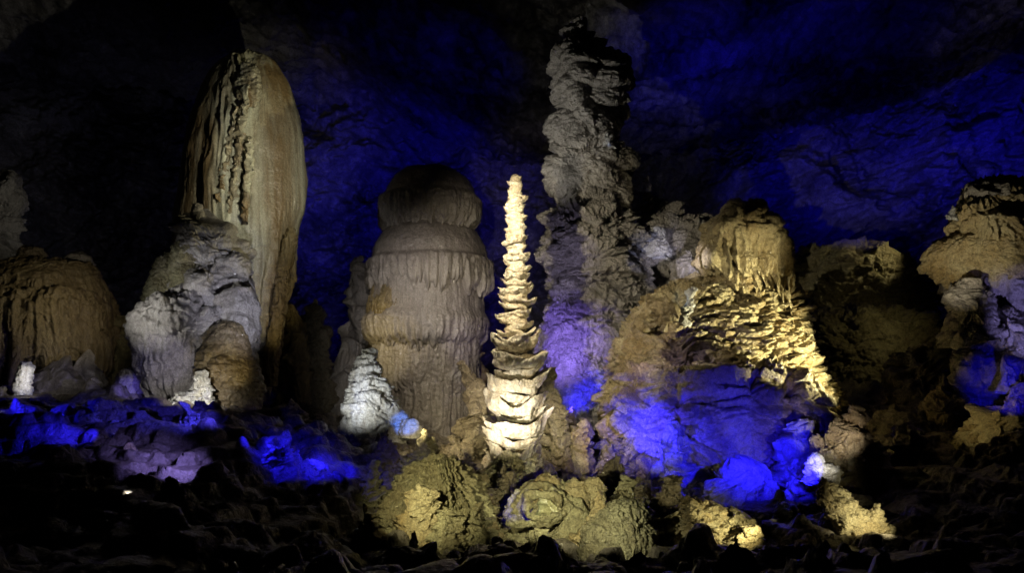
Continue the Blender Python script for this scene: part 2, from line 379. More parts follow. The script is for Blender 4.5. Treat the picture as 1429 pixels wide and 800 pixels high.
# ------------------------------------------------------------------ 2 clustered stalagmite before it
t = thing('clustered_stalagmite', 'pale grey stalagmite of heaped rounded lobes in front of the huge smooth column', 'stalagmite', 275, 562, 42)
column('upper_lobe', [(302, 268, 300), (318, 252, 332), (345, 240, 340), (372, 234, 352), (400, 228, 356), (430, 225, 352)], 42.6, R_rough(.8, .8, .05), M_GREY, t, depth=.8, wob=.25)
column('pinnacle', [(285, 270, 280), (300, 265, 286), (325, 262, 292)], 42.0, R_rough(.35, .4), M_GREY, t)
column('lobe', dome(234, 330, 290, 420), 41.6, R_rough(.4, .6, .08), M_OLIVE, t)
column('lobe', dome(296, 352, 356, 440), 41.4, R_rough(.5, .7, .03), M_GREY, t, wob=.2)
column('lobe', dome(248, 372, 306, 430), 40.3, R_rough(.5, .6, .05), M_GREY, t, wob=.25)
column('lobe', dome(300, 392, 360, 480), 40.2, R_flow(.9, .7, .03), M_GREY, t, wob=.25)
column('lobe', dome(200, 352, 262, 480), 42.0, R_rough(.4, .6, .10), M_OLIVE, t)
column('middle_lobe', dome(228, 388, 362, 560, e=2.8), 41.2, lambda p, th, t_, s: R_flow(1.2, 1.1, .05)(p, th, t_, s)+lobes(p, 1.2, .5, .40, .6, s+30)+lobes(p, .5, .6, .18, .6, s+31), M_GREY, t, depth=.8, wob=.2)
column('left_lobe', [(414, 240, 262), (424, 214, 276), (436, 196, 284), (450, 188, 288), (480, 184, 292), (510, 187, 290), (540, 196, 280), (566, 206, 262)], 39.6, lambda p, th, t_, s: R_flow(1.0, 1.0, .12)(p, th, t_, s)+(lobes(p, .9, .5, .40, .7, s+32)+lobes(p, .4, .6, .20, .6, s+31))*ss(.65, .25, t_), M_GREY, t, depth=.8, drip=(.5, 9, .7), wob=.16)
column('foot', dome(158, 512, 205, 560), 40.5, R_flow(1, .7, .04), M_GREY, t)
t = thing('tiered_dome', 'ochre tiered dome at the right foot of the clustered grey stalagmite', 'stalagmite', 318, 562, 39)
column('cap', dome(280, 449, 350, 510), 39, R_rough(.4, .6, .08), M_OCHRE, t, drip=(.25, 10, .7))
column('tier', dome(270, 478, 360, 540, foot=.86), 38.9, R_slab(.7, .6), M_OCHRE, t, drip=(.25, 12, .7))
column('base', dome(278, 512, 368, 572), 38.6, R_slab(.7, .6), M_OCHRE, t)
heap('limestone_block', 'glaring floodlit white rock at the foot between grey lobes and ochre dome', 'rock', (238, 530, 302, 570), 36.8, R_slab(1, .6), M_WHITE, sink=6, depth=.5, n=4)
rock('limestone_block', 'small white rock perched above the glaring white rock, before the ochre dome', 'rock', (268, 520, 300, 536), 37.2, R_slab(.6, .4), M_WHITE, sink=8)

# ------------------------------------------------------------------ 3 far left
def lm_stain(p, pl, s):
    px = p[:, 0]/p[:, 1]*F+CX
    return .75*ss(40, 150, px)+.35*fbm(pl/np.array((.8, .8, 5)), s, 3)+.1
def lm_rel(p, th, t, s):
    return .25*fbm(p/2, s, 3)+lobes(p, 2.2, .7, .25, .4, s+1)+flute(p, .33, .22, s+4, 10)*ss(.3, .5, t)+lobes(p, .5, .4, .12, .5, s+2)*ss(.5, .2, t)+.02*fbm(p/.1, s+3, 2)
t = thing('flowstone_mound', 'broad brown flowstone mound with hanging fluted curtains, at the far left edge', 'flowstone', 60, 540, 46)
column('canopy_wing', dome(935, 336, 1008, 432), 42.6, R_rough(.8, .8, .2), M_ROUGH, t, wob=.3)
column('neck', dome(1000, 370, 1092, 440), 42.4, R_rough(.7, .7), M_TAN, t)
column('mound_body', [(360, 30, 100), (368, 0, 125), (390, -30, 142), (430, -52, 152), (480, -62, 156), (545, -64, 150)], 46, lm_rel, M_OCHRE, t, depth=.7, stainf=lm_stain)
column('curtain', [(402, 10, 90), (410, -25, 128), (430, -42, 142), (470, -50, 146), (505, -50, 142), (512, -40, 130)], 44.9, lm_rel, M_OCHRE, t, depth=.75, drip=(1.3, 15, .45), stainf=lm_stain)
column('knob', dome(18, 343, 72, 385), 45.5, R_stone(.7, .6), M_BROWN, t, depth=.6)
column('knob', dome(82, 350, 134, 392), 46.2, R_stone(.7, .6), M_GREY, t, depth=.6)
for b, Y, l in [((45, 500, 122, 552), 42, 'wide smooth grey hump under the brown curtains at the far left'),
                ((98, 492, 150, 548), 43, 'rounded grey hump right of the wide smooth hump, far left'),
                ((112, 524, 158, 555), 40.5, 'small low grey hump lowest of the three under the brown curtains')]:
    rock('flowstone_hump', l, 'rock', b, Y, R_flow(1, .9, .02), M_MAUVE, group='smooth humps under the curtains')
t = thing('stalagmite', 'tiny glaring white stalagmite near the far left edge', 'stalagmite', 33, 546, 38)
column('shaft', [(506, 30, 40), (512, 27, 47), (525, 24, 47), (540, 20, 45), (552, 18, 44)], 38, R_slab(.45, .45), M_WHITE, t)
column('foot', dome(18, 556, 62, 578), 36.5, R_stone(.6, .5), M_OLIVE, t)
rock('stalagmite', 'shadowy knobbly stalagmite in the dark behind the far left mound', 'stalagmite', (-30, 232, 42, 420), 58, R_rough(1, .9), M_ROUGH)
heap('boulder', 'dim rock shelf in the dark above the left mound, behind it', 'rock', (-90, 338, 18, 440), 50, R_rough(.8, .8), M_BROWN, n=4, part='ledge')

# ------------------------------------------------------------------ 4 tiered stalagmite, centre left
def tier_rel(lo, hi, a=.14, b=.035):
    def f(p, th, t, s):
        return .10*fbm(p/2., s, 3)+b*flute(p, .5, 1, s+5, 9)+flute(p, .22, a, s+4, 12)*ss(lo, hi, t)+.22*ss(lo, hi, t)*(hi > .5)+.07*lobes(p, .22, .9, 1, .6, s+6)*ss(lo, hi, t)+.012*fbm(p/.1, s+3, 2)
    return f
def mid_stain(p, pl, s):
    px = p[:, 0]/p[:, 1]*F+CX
    z = (p[:, 2]-p[:, 2].min())/(np.ptp(p[:, 2])+1e-6)
    return .25+.5*fbm(pl/np.array((.8, .8, 4)), s, 3)+.8*ss(.28, .12, z)
t = thing('tiered_stalagmite', 'thick mauve-grey stalagmite of stacked domes with fringed skirts, left of the bright spire', 'stalagmite', 598, 600, 50)
column('cap', [(231, 590, 612), (236, 566, 634), (248, 549, 650), (268, 538, 660), (292, 533, 665), (304, 535, 664), (312, 548, 650)], 50, tier_rel(.62, .72), M_MAUVE, t, drip=(.55, 16, .72), stainf=mid_stain, res=1.2)
column('neck', [(300, 548, 650), (325, 545, 655), (345, 540, 660)], 50, tier_rel(.1, .3, .08), M_MAUVE, t)
column('dome', [(308, 575, 625), (312, 552, 650), (324, 535, 664), (345, 522, 675), (368, 517, 679), (388, 517, 680), (394, 524, 672)], 50, tier_rel(.74, .80, .15), M_MAUVE, t, wob=.05, drip=(.55, 24, .78), stainf=mid_stain, res=1.2)
column('skirt', [(372, 535, 662), (378, 520, 676), (420, 518, 676), (455, 516, 676), (468, 516, 674), (476, 535, 655)], 49.9, tier_rel(.7, .8, .13, .07), M_MAUVE, t, wob=.05, drip=(.45, 24, .82), res=1.2,
       stainf=lambda p, pl, s: np.clip(.5+.5*fbm(pl, s, 3), 0, 1))
column('ochre_stain', [(398, 540, 580), (404, 524, 600), (440, 517, 606), (464, 519, 600), (472, 540, 580)], 49.35, tier_rel(0, .1, .12), M_OCHRE, t, depth=1.35, wob=.2)
column('lower_skirt', [(460, 540, 655), (466, 524, 670), (500, 524, 670), (530, 527, 668), (542, 530, 664), (548, 545, 645)], 49.9, tier_rel(0, .1, .15), M_MAUVE, t, drip=(.5, 16, .75), res=1.2)
column('base', [(520, 545, 650), (535, 530, 664), (560, 530, 664), (600, 530, 664), (625, 528, 668)], 50, tier_rel(0, .1, .16), M_MAUVE, t)
rock('stalagmite', 'narrow lumpy grey stalagmite just left of and behind the thick fringed one', 'stalagmite', (481, 357, 530, 520), 54, R_stone(.9, .8), M_MAUVE, depth=.9)
rock('flowstone_slope', 'dark sloping flowstone shoulder at the left foot of the thick fringed stalagmite', 'flowstone', (436, 440, 560, 612), 54, R_flow(1, 1, .08), M_MAUVE, e=1.3, depth=.6)
rock('boulder', 'ochre stone peeping out between the thick fringed stalagmite and the bright spire', 'rock', (650, 476, 680, 585), 51.5, R_stone(.7, .6), M_OCHRE)
rock('flowstone_leaf', 'leaning brown stone blade behind the left side of the bright spire', 'rock', (664, 498, 700, 580), 38.4, R_stone(.5, .6), M_BROWN, rot=(0, -.35, 0))

# ------------------------------------------------------------------ 5 floodlit little cone
t = thing('cone_stalagmite', 'short glaring white cone stalagmite of ragged ledges, left foot of the fringed one', 'stalagmite', 515, 608, 40)
column('cone', [(488, 504, 520), (496, 500, 525), (515, 494, 530), (535, 487, 540), (555, 480, 552), (572, 475, 562), (590, 478, 568), (612, 478, 568), (640, 478, 565)], 40, R_slab(.95, .75), M_WHITE, t)
column('foot_lobe', dome(528, 562, 570, 604), 39.4, R_stone(.8, .45), M_WHITE, t, depth=.7)
column('foot_lobe', dome(556, 584, 590, 612), 39, R_stone(.8, .4), M_WHITE, t, depth=.7)

# ------------------------------------------------------------------ 6 the spire
t = thing('spire_stalagmite', 'tall slender cream spire built of stacked leafy bowls, brightest at the centre', 'stalagmite', 718, 650, 36)
spire = [(243, 713, 724), (250, 710, 728), (300, 707, 731), (350, 706, 734), (365, 708, 735), (400, 703, 738), (440, 703, 739), (470, 697, 744), (520, 693, 748), (560, 690, 750), (620, 688, 750), (655, 692, 746)]
column('shaft', [(a, b*(.88-.30*(a > 460))+(b+c)/2*(.12+.30*(a > 460)), c*(.88-.30*(a > 460))+(b+c)/2*(.12+.30*(a > 460))) for a, b, c in spire], 36, R_slab(.55, .4), M_CREAM, t, res=1.1)
rng = np.random.RandomState(4)
def bowl(y, cx, hw, hh, Y, parent, lean, seed, front=0, nm='bowl'):
    """an upward opening leafy bowl: rim at y-hh, keel at y+hh*.4, in photo rows"""
    k = Y/F; nt = int(max(70, 2*math.pi*hw*1.1)); nr = 30
    th = np.linspace(0, 2*math.pi, nt, endpoint=False)
    dirs = np.stack([np.cos(th), np.sin(th), 0*th], 1)
    lob = (.24 if hw > 31 else .13)*vn(dirs*1.2+seed*3.3, seed)+.08*vn(dirs*3.+seed, seed+1)+.02*vn(dirs*9., seed+2)
    V = []
    sw = np.linspace(0, 1, nr)
    for i, sgn in enumerate((1, -1)):                      # outer skin bottom -> rim, inner skin rim -> core
        for u in (sw if sgn == 1 else sw[::-1]):
            r = hw*(.34+.66*u**.55)*(1+lob*u*1.2) if sgn == 1 else hw*(.30+.62*u)*(1+lob*u*1.2)
            rise = 1.45 if hw > 29 else 1.0
            zz = (-.55+rise*u**2.1) if sgn == 1 else (-.05+(rise-.63)*u**1.2)
            zr = hh*((zz if hw > 26 else zz*.7)*(1+1.2*lob)+.30*vn(dirs*1.5+9, seed+4)*u+.08*vn(dirs*6+9, seed+5)*u)
            zr = zr+hh*(.85 if hw > 31 else .5 if hw > 21 else .2)*(np.cos(th+.3*vn(dirs+seed, seed+9))**2-.55)*u**1.4
            tilt = lean*(r*np.cos(th))
            x = (cx-CX)*k+r*k*np.cos(th); yy = Y+r*k*np.sin(th)*.95; z = CAMZ+(HR-y)*k+(zr+tilt)*k
            V.append(np.stack([x, yy, z], 1))
    V = np.array(V); n2 = len(V)
    pf = V.reshape(-1, 3)
    c = np.array(((cx-CX)*k, Y, CAMZ+(HR-y)*k)); out = pf-c; out[:, 2] *= .3; out /= np.maximum(np.linalg.norm(out, axis=1, keepdims=True), 1e-6)
    dsp = (hw*k)*(.16*fbm(pf/(hw*k*.6), seed+6, 3)+.03*fbm(pf/(hw*k*.12), seed+7, 2)+lobes(pf, hw*k*.7, .5, .10, .4, seed+8))
    pf = pf+out*dsp[:, None]
    st = np.clip(.35+.7*fbm(pf/.3, seed, 3), 0, 1)
    o = mk(nm, pf, grid_quads(n2, nt, True), M_CREAM, c, st)
    o.parent = parent; o.location = c-np.array(parent.location)
    return o
SP = []
y = 249.0
while y < 358:
    SP.append((y, 719+rng.uniform(-2, 2), (rng.uniform(8.5, 13)+(y-249)*.02)*min(1, .58+(y-249)/70), rng.uniform(6, 9), rng.uniform(-.45, .45))); y += rng.uniform(6.5, 10)
ss_ = lambda v: float(ss(440, 520, v))
SP += [(362, 721, 15, 10, .1), (371, 718, 13, 8, -.3), (379, 722, 15, 9, .2), (388, 719, 17, 9, .1), (397, 721, 17, 11, -.1), (408, 720, 20, 13, .08), (420, 722, 21, 12, -.08), (430, 716, 16, 9, -.2), (437, 725, 15, 9, .2), (441, 712, 12, 9, .15),
       (448, 709, 14, 12, -.2), (456, 727, 14, 11, .15), (466, 719, 23, 12, .0), (482, 720, 28, 14, .06), (497, 717, 22, 9, -.1), (510, 720, 31, 15, -.05), (526, 722, 25, 10, .1), (540, 719, 33, 17, .05),
       (556, 717, 26, 10, -.1), (571, 720, 34, 18, -.04), (587, 722, 27, 10, .08), (602, 719, 36, 17, .05), (617, 717, 29, 11, -.05), (633, 719, 37, 16, .03), (648, 719, 31, 11, 0)]
SP = [(a, b, c*(1.12+.04*ss_(a)), d*(1+.10*ss_(a)), e) for a, b, c, d, e in SP]
for k, (y, cx, hw, hh, ln) in enumerate(SP):
    bowl(y, cx, hw, hh, 36+rng.uniform(-.006, .004)*hw, t, ln, 100+k*9)
column('foot_apron', [(628, 700, 740), (636, 690, 752), (650, 680, 762), (675, 668, 775)], 36.1, R_slab(.7, .45), M_CREAM, t, depth=.8, wob=.3)
rock('fluted_mound', 'pale fluted mound leaning against the right foot of the bright spire', 'flowstone', (738, 520, 800, 650), 38.2, R_slab(.9, .55), M_TAN, e=1.35, depth=.8)
rock('fluted_mound', 'small leafy tan mound right of the pale mound by the bright spire', 'flowstone', (790, 588, 832, 650), 38.4, R_slab(.9, .5), M_TAN, depth=.8)
rock('boulder', 'orange-brown stone wedged low behind the pale mound right of the bright spire', 'rock', (776, 564, 806, 600), 39.6, R_stone(.7, .5), M_OCHRE)

# ------------------------------------------------------------------ 7 tall rough pillar
t = thing('rough_pillar', 'tall rough dark grey pillar swelling into lumpy shelves, right of the bright spire', 'stalagmite', 835, 600, 46)
column('crown', [(45, 800, 822), (52, 785, 832), (70, 774, 838), (86, 770, 860), (96, 768, 876), (120, 768, 882), (150, 770, 880), (178, 770, 866), (205, 776, 856), (215, 786, 845)], 46, lambda p, th, t_, s: R_rough(.5, .8, .06)(p, th, t_, s)+lobes(warp(p, 2, .5, s+60), 2.3, .42, .75, .75, s+61), M_ROUGH, t, res=1.2, wob=.10)
column('trunk', [(190, 795, 850), (198, 776, 870), (225, 764, 881), (250, 765, 881), (275, 772, 876), (295, 780, 868), (318, 790, 860), (330, 795, 855)], 46, lambda p, th, t_, s: R_rough(.5, .8, .16)(p, th, t_, s)+lobes(warp(p, 2, .5, s+60), 2.6, .5, .7, .7, s+61), M_ROUGH, t, res=1.2, wob=.10)
column('shoulder', [(285, 800, 850), (298, 770, 880), (320, 760, 892), (360, 757, 900), (395, 762, 900), (430, 762, 905), (470, 755, 910), (520, 754, 920), (570, 775, 930), (625, 800, 940)], 45.6, R_rough(1.0, 1.05, .20), M_ROUGH, t, res=1.2, wob=.18)
column('side_lobe', dome(755, 385, 830, 500), 44.2, R_rough(.6, .8, .14), M_ROUGH, t)
column('side_lobe', dome(752, 468, 850, 600), 43.6, R_rough(.6, .8, .14), M_ROUGH, t)
t = thing('lumpy_ridge', 'lumpy grey ridge with frosted bluish tip, joining the rough pillar to the yellow canopy', 'flowstone', 930, 440, 47)
column('ridge_body', [(306, 925, 985), (318, 890, 1000), (345, 872, 1005), (380, 868, 1000), (410, 872, 985), (440, 880, 960)], 47, R_rough(.8, .9, .16), M_ROUGH, t, depth=.6, drip=(.6, 14, .7))
column('frosted_knob', dome(890, 316, 936, 362), 45.2, R_rough(.9, .55), M_FROST, t, depth=.6, wob=.3)
rock('stalagmite', 'tiny pale stalagmite tip on the dark slope right of the rough pillar', 'stalagmite', (893, 247, 910, 268), 48, R_stone(.4, .35), M_GREY, e=1.7)
rock('boulder', 'dark rock slope behind the tiny pale stalagmite tip', 'rock', (862, 262, 985, 400), 50, R_rough(.7, .8), M_ROUGH, e=1.5)
rock('calcite_patch', 'tiny frosted bluish crystal knob on the right flank of the rough pillar', 'rock', (842, 186, 855, 204), 43.7, R_rough(.8, .3), M_FROST, sink=2)

# ------------------------------------------------------------------ 8 great mound, centre right
def can_stain(p, pl, s): return .35+.7*fbm(pl/np.array((1, 1, 3)), s, 3)
t = thing('terraced_mound', 'great stepped yellow limestone mound under a fringed canopy, blue-lit at its foot', 'flowstone', 1010, 700, 42)
column('canopy', [(296, 1028, 1062), (304, 1012, 1068), (314, 1004, 1080), (322, 990, 1094), (345, 975, 1099), (366, 968, 1104), (385, 985, 1107), (398, 1030, 1109), (406, 1060, 1106)], 41, lambda p, th, tt, s: R_rough(1.0, .85)(p, th, tt, s)*ss(.58, .34, tt)+flute(warp(p, 1., .08, s), .34, .42, s+4, 12)*ss(.40, .52, tt)+.35*fbm(p/1.5, s+50, 2), M_TAN, t, depth=.75, drip=(1.5, 16, .62), stainf=can_stain, res=1.2, grain=.5)
column('mound_body', [(396, 950, 1095), (404, 920, 1112), (425, 892, 1122), (455, 878, 1126), (490, 858, 1132), (520, 850, 1146), (548, 852, 1166), (568, 860, 1172), (590, 870, 1160), (640, 890, 1140), (720, 900, 1120)], 42, R_step(.9, .95), M_TAN, t, depth=.62, res=1.15, grain=.7)
def apron_rel(p, th, tt, s):
    w = warp(p, 2.5, .8, s)
    return .55*fbm(p/3, s, 3)+shingle(w, 2.0, .9, 1.6, s+1)*1.0+.85*lobes(w, 1.9, .45, 1, .55, s+2)*ss(.1, .4, tt)+.35*lobes(w, .9, .5, 1, .5, s+12)*ss(.1, .4, tt)+flute(p, .25, .05, s+5, 5)+.05*fbm(p/.2, s+6, 3)
column('apron', [(496, 915, 945), (504, 880, 1000), (520, 858, 1062), (540, 846, 1112), (562, 845, 1150), (590, 852, 1150), (630, 870, 1130), (680, 900, 1110), (730, 915, 1100)], 38.6, apron_rel, M_TAN, t, depth=.55, res=1.2)
rock('ledge_rock', 'smooth ochre ledge stone at the upper left of the great stepped mound', 'rock', (893, 410, 948, 448), 37.6, R_slab(.5, .5), M_OCHRE, depth=.6, sink=4)
rock('ledge_rock', 'thin ochre ledge stone just below the smooth one, left of the great mound', 'rock', (882, 442, 930, 462), 37.5, R_slab(.5, .4), M_OCHRE, depth=.6, sink=4)
rock('calcite_cascade', 'narrow frosted cascade glinting pale blue at the top left of the great mound', 'flowstone', (942, 398, 962, 440), 38.6, R_rough(.8, .35), M_FROST, depth=.5, rot=(0, .35, 0))
for b, Y, l in [((958, 642, 1078, 712), 33.6, 'long smooth boulder soaked in blue light at the foot of the great mound'),
                ((1032, 674, 1092, 735), 32.4, 'egg-shaped blue-lit boulder lowest before the great mound'),
                ((1086, 588, 1146, 662), 35.2, 'tall rounded blue-lit boulder at the right foot of the great mound'),
                ((1088, 664, 1142, 735), 33.2, 'knobbly blue-lit boulder below the tall rounded one'),
                ((905, 600, 990, 690), 36.2, 'broad dark blue boulder against the left foot of the great mound')]:
    rock('boulder', l, 'rock', b, Y, R_rough(.9, .55), M_GREY, group='boulders in blue light', grain=1.4)
heap('rubble_heap', 'cream and violet rubble outcrop to the right of the blue-lit boulders', 'rock', (1120, 570, 1236, 660), 34, R_slab(1, .7), M_TAN, depth=.6)
heap('limestone_block', 'small glaring white block below the cream and violet rubble', 'rock', (1120, 632, 1176, 668), 32, R_slab(.8, .5), M_WHITE, depth=.7, sink=6, n=3)

# ------------------------------------------------------------------ 9 right side
tag(column('flowstone_terrace', [(345, 1150, 1182), (352, 1122, 1215), (363, 1102, 1246), (380, 1090, 1272), (420, 1082, 1300), (500, 1075, 1330)], 58, R_slab(1, 1.4), M_OLIVE, depth=.7, wob=.12), 'olive rock terrace with a bright crest, far back right of the great mound', 'flowstone')
tag(column('flowstone_terrace', [(424, 1190, 1215), (431, 1155, 1255), (445, 1125, 1290), (470, 1108, 1315), (540, 1095, 1350)], 52, R_slab(1, 1.3), M_OLIVE, depth=.8, wob=.12), 'low shelf with yellow-lit edges in the dark slope right of the great mound', 'flowstone')
heap('flowstone_terrace', 'unlit brown slope in the dark at the lower right', 'flowstone', (1180, 480, 1420, 640), 46, R_slab(1.3, 1.4), M_BROWN, depth=.6, n=6, part='ledge')
t = thing('layered_outcrop', 'pale layered limestone outcrop with overhanging ledges at the right edge', 'rock', 1390, 500, 42)
def out_rel(k, fz):
    def f(p, th, tt, s):
        return R_rough(.5*k, .8)(p, th, tt, s)+flute(warp(p, 1.2, .3, s), .32, fz, s+4, 6)
    return f
column('upper_ledge', [(262, 1385, 1480), (275, 1345, 1520), (300, 1318, 1550), (325, 1310, 1560), (340, 1318, 1560), (348, 1345, 1540)], 42, out_rel(.9, .30), M_TAN, t, depth=.7, drip=(.4, 12, .75), wob=.25)
column('middle_ledge', [(338, 1340, 1540), (345, 1310, 1555), (362, 1302, 1565), (385, 1308, 1565), (402, 1330, 1550)], 42, out_rel(.9, .22), M_TAN, t, depth=.7, wob=.2)
column('lower_ledge', [(385, 1350, 1540), (400, 1322, 1560), (430, 1340, 1560), (470, 1372, 1560), (520, 1360, 1560), (600, 1340, 1560)], 42.5, out_rel(1.2, .18), M_GREY, t, depth=.7)
column('lump', dome(1318, 392, 1392, 480), 40.5, R_rough(.8, .7, .1), M_GREY, t, wob=.35)
column('lump', dome(1375, 430, 1470, 540), 40, R_rough(.8, .8, .1), M_GREY, t, wob=.35)
column('lump', dome(1330, 470, 1400, 570), 41, R_rough(.8, .8, .1), M_GREY, t, wob=.35)
rock('rock_slab', 'dark flat slab lying on top of the pale layered outcrop', 'rock', (1345, 251, 1412, 276), 41, R_slab(.5, .5), M_ROUGH, depth=.7, sink=2)
rock('stalagmite', 'tiny white stalagmite tip on the left shoulder of the layered outcrop', 'stalagmite', (1323, 286, 1334, 300), 40.2, R_stone(.3, .2), M_FROST, e=1.6, sink=6)
rock('cone_stalagmite', 'small dim brown cone standing in the dark below the layered outcrop', 'stalagmite', (1284, 528, 1346, 610), 40, R_slab(.7, .7), M_BROWN, e=1.6)
heap('boulder', 'olive boulder streaked with blue light at the lower right edge', 'rock', (1345, 528, 1475, 606), 36, R_slab(.9, .7), M_TAN, depth=.7, n=4)
rock('boulder', 'small saturated blue-lit stone above the olive boulder at the right edge', 'rock', (1392, 500, 1432, 532), 37, R_stone(.6, .5), M_GREY)
heap('boulder', 'low dim tan boulder underneath the olive one at the right edge', 'rock', (1362, 592, 1480, 648), 34, R_slab(.9, .7), M_BROWN, depth=.7, n=4)

# ------------------------------------------------------------------ 10 foreground
heap('ledge_block', 'brown cracked ledge block left of the foot of the bright spire', 'rock', (588, 564, 700, 690), 38, R_slab(1.0, .7), M_BROWN, depth=.6, n=5, part='ledge')
heap('ledge_block', 'brown ragged block below the bright spire, above the round basins', 'rock', (640, 630, 790, 720), 34.5, R_slab(.9, .6), M_OLIVE, depth=.5, n=7, part='ledge')
heap('rock_slab', 'dark brown layered slab right of the bright spire, between it and the blue-lit mound', 'rock', (795, 580, 925, 690), 39, R_slab(1.0, .8), M_BROWN, depth=.5, n=5, part='ledge')
heap('ledge_block', 'dark block with one blue-lit face below the short white cone', 'rock', (462, 606, 602, 760), 35, R_slab(1.0, .8), M_BROWN, depth=.5, n=5, flat=1.3, part='ledge')
heap('ledge_block', 'pale cracked stone lit at its top left of the dark blue-faced block', 'rock', (432, 598, 486, 660), 36, R_slab(.9, .6), M_TAN, depth=.6, n=3)
def fan_rel(k, amp, lob=.08):
    def f(p, th, tt, s):
        q = np.stack([np.cos(th)*k, np.sin(th)*k, tt*2.0], 1)
        return amp*(ridged(q, s+1, 2)-.2)*ss(.05, .4, tt)+lobes(p, .35, .5, lob, .5, s+2)+.12*fbm(p/.8, s, 3)+.02*fbm(p/.08, s+3, 2)
    return f
t = thing('shell_basin', 'big scallop-shaped stone basin with radial ribs, left of the lower middle', 'flowstone', 605, 750, 29)
column('ribbed_rim', dome(524, 634, 694, 775, e=2.0), 29.3, fan_rel(12, .30, .22), M_OLIVE, t, depth=.6, res=1.1, wob=.2)
column('inner_mound', dome(546, 676, 626, 775, e=1.7), 27.6, R_slab(.8, .45), M_TAN, t, depth=.7, res=1.1, wob=.35)
column('inner_mound', dome(590, 706, 652, 778, e=1.7), 27.1, R_slab(.8, .4), M_OLIVE, t, depth=.7, res=1.1, wob=.35)
t = thing('ring_basin', 'round ringed stone basin with yellow-green centre, right of the scallop-shaped one', 'flowstone', 765, 760, 29)
column('outer_ring', dome(690, 664, 852, 780, e=2.0), 29.2, fan_rel(8, .16, .14), M_OLIVE, t, depth=.55, res=1.1)
column('crust', dome(733, 660, 792, 720, e=2.2), 28.9, R_stone(.6, .5), M_TAN, t, depth=.6)
column('crust', dome(780, 668, 826, 722, e=2.2), 28.7, R_stone(.6, .5), M_TAN, t, depth=.6)
column('crust', dome(806, 662, 848, 720, e=2.2), 28.9, R_stone(.6, .5), M_TAN, t, depth=.6)
def ring(name, px, py, Y, R0, r0, mat, parent, tilt=.9, seed=5, sq=.8):
    k = Y/F; nt, nr = 220, 26
    a = np.linspace(0, 2*math.pi, nt, endpoint=False); b = np.linspace(0, 2*math.pi, nr, endpoint=False)
    B, A = np.meshgrid(b, a, indexing='ij')
    d = np.stack([np.cos(A), np.sin(A), 0*A], -1)
    rr = (r0*k)*(1+.9*vn(d.reshape(-1, 3)*1.7+seed, seed)+.4*vn(d.reshape(-1, 3)*6+seed, seed)).clip(.15, 3).reshape(A.shape); R = R0*k*(1+.22*vn(d.reshape(-1, 3)*1.4+seed, seed+2).reshape(A.shape))
    X = (R+rr*np.cos(B))*np.cos(A); Yy = (R+rr*np.cos(B))*np.sin(A)*sq; Z = rr*np.sin(B)*1.2
    V = np.stack([X, Yy, Z], -1).reshape(-1, 3)
    V = V*(1+.20*fbm(V/.35, seed+4, 4))[:, None]
    c, s_ = math.cos(tilt), math.sin(tilt)
    V = np.stack([V[:, 0], V[:, 1]*c+V[:, 2]*-s_*1, V[:, 1]*s_+V[:, 2]*c], 1)
    org = P(px, py, Y)
    V = V+org
    q = grid_quads(nr, nt, True); q2 = grid_quads(2, nt, True); q2 = np.where(q2 < nt, q2+(nr-1)*nt, q2-nt)
    o = mk(name, V, np.vstack([q, q2]), mat, org, np.clip(.5+fbm(V/.5, seed, 2), 0, 1)); o.parent = parent; o.location = org-np.array(parent.location)
    return o
ring('basin_rim', 750, 704, 27.9, 40, 6, M_OLIVE, t)
ring('basin_rim', 760, 706, 27.5, 24, 5, M_OLIVE, t, seed=9)
column('crust', dome(770, 700, 838, 765, e=2.2), 28.1, R_rough(.6, .5, .1), M_OLIVE, t, depth=.7, wob=.3)
column('pool_deposit', dome(744, 692, 780, 732, e=1.8), 27.9, R_stone(.6, .4), M_POOL, t, depth=.5, wob=.3)
t = thing('shell_dome', 'dark shell-shaped dome with fine ribs, foreground right of the ringed basin', 'flowstone', 862, 780, 25)
column('ribbed_dome', [(699, 872, 884), (704, 855, 893), (716, 835, 902), (735, 815, 912), (760, 805, 922), (800, 800, 930)], 25, wob=.2, relief=lambda p, th, tt, s: flute(p+np.stack([0*th, 0*th, .9*p[:, 0]], 1), .10, .07, s, 14)+.1*fbm(p, s+2, 3)+.15*lobes(p, .8, .6, 1, .5, s+8), mat=M_OLIVE, parent=t, depth=.8, res=1.1)
heap('rubble_heap', 'sharply lit yellow pitted rock heap in the foreground before the blue boulders', 'rock', (903, 686, 1080, 772), 27, R_step(.75, .5), M_TAN, depth=.6, sink=8, n=7)
t = thing('stone_outcrop', 'yellow crusty outcrop with small spiky arms, foreground right', 'rock', 1190, 765, 27)
column('crag', [(667, 1146, 1154), (676, 1142, 1166), (692, 1140, 1182), (712, 1150, 1200), (735, 1165, 1222), (760, 1172, 1240), (778, 1170, 1250)], 27, R_stone(1.0, .55), M_TAN, t, depth=.8)
column('arm', dome(1196, 706, 1250, 775, e=1.5), 26.7, R_slab(.9, .45), M_TAN, t, depth=.7)
column('arm', dome(1215, 734, 1274, 780, e=1.5), 26.4, R_slab(.9, .45), M_TAN, t, depth=.7)
rock('boulder', 'small lit stone lying between the yellow heap and the crusty outcrop', 'rock', (1098, 749, 1138, 766), 26, R_slab(.5, .4), M_TAN, sink=5)
heap('boulder', 'tan striped boulder at the left foot of the scallop-shaped basin', 'rock', (486, 704, 552, 785), 26.4, R_slab(.8, .6), M_OCHRE, depth=.7, n=3)
heap('boulder', 'dim rough boulder below the scallop-shaped basin at the bottom', 'rock', (548, 745, 625, 815), 24.5, R_stone(.8, .6), M_BROWN, depth=.7, n=3)
heap('boulder', 'yellow-green stone below the left side of the ringed basin', 'rock', (664, 722, 712, 775), 27, R_stone(.8, .5), M_OCHRE, depth=.7, n=3)
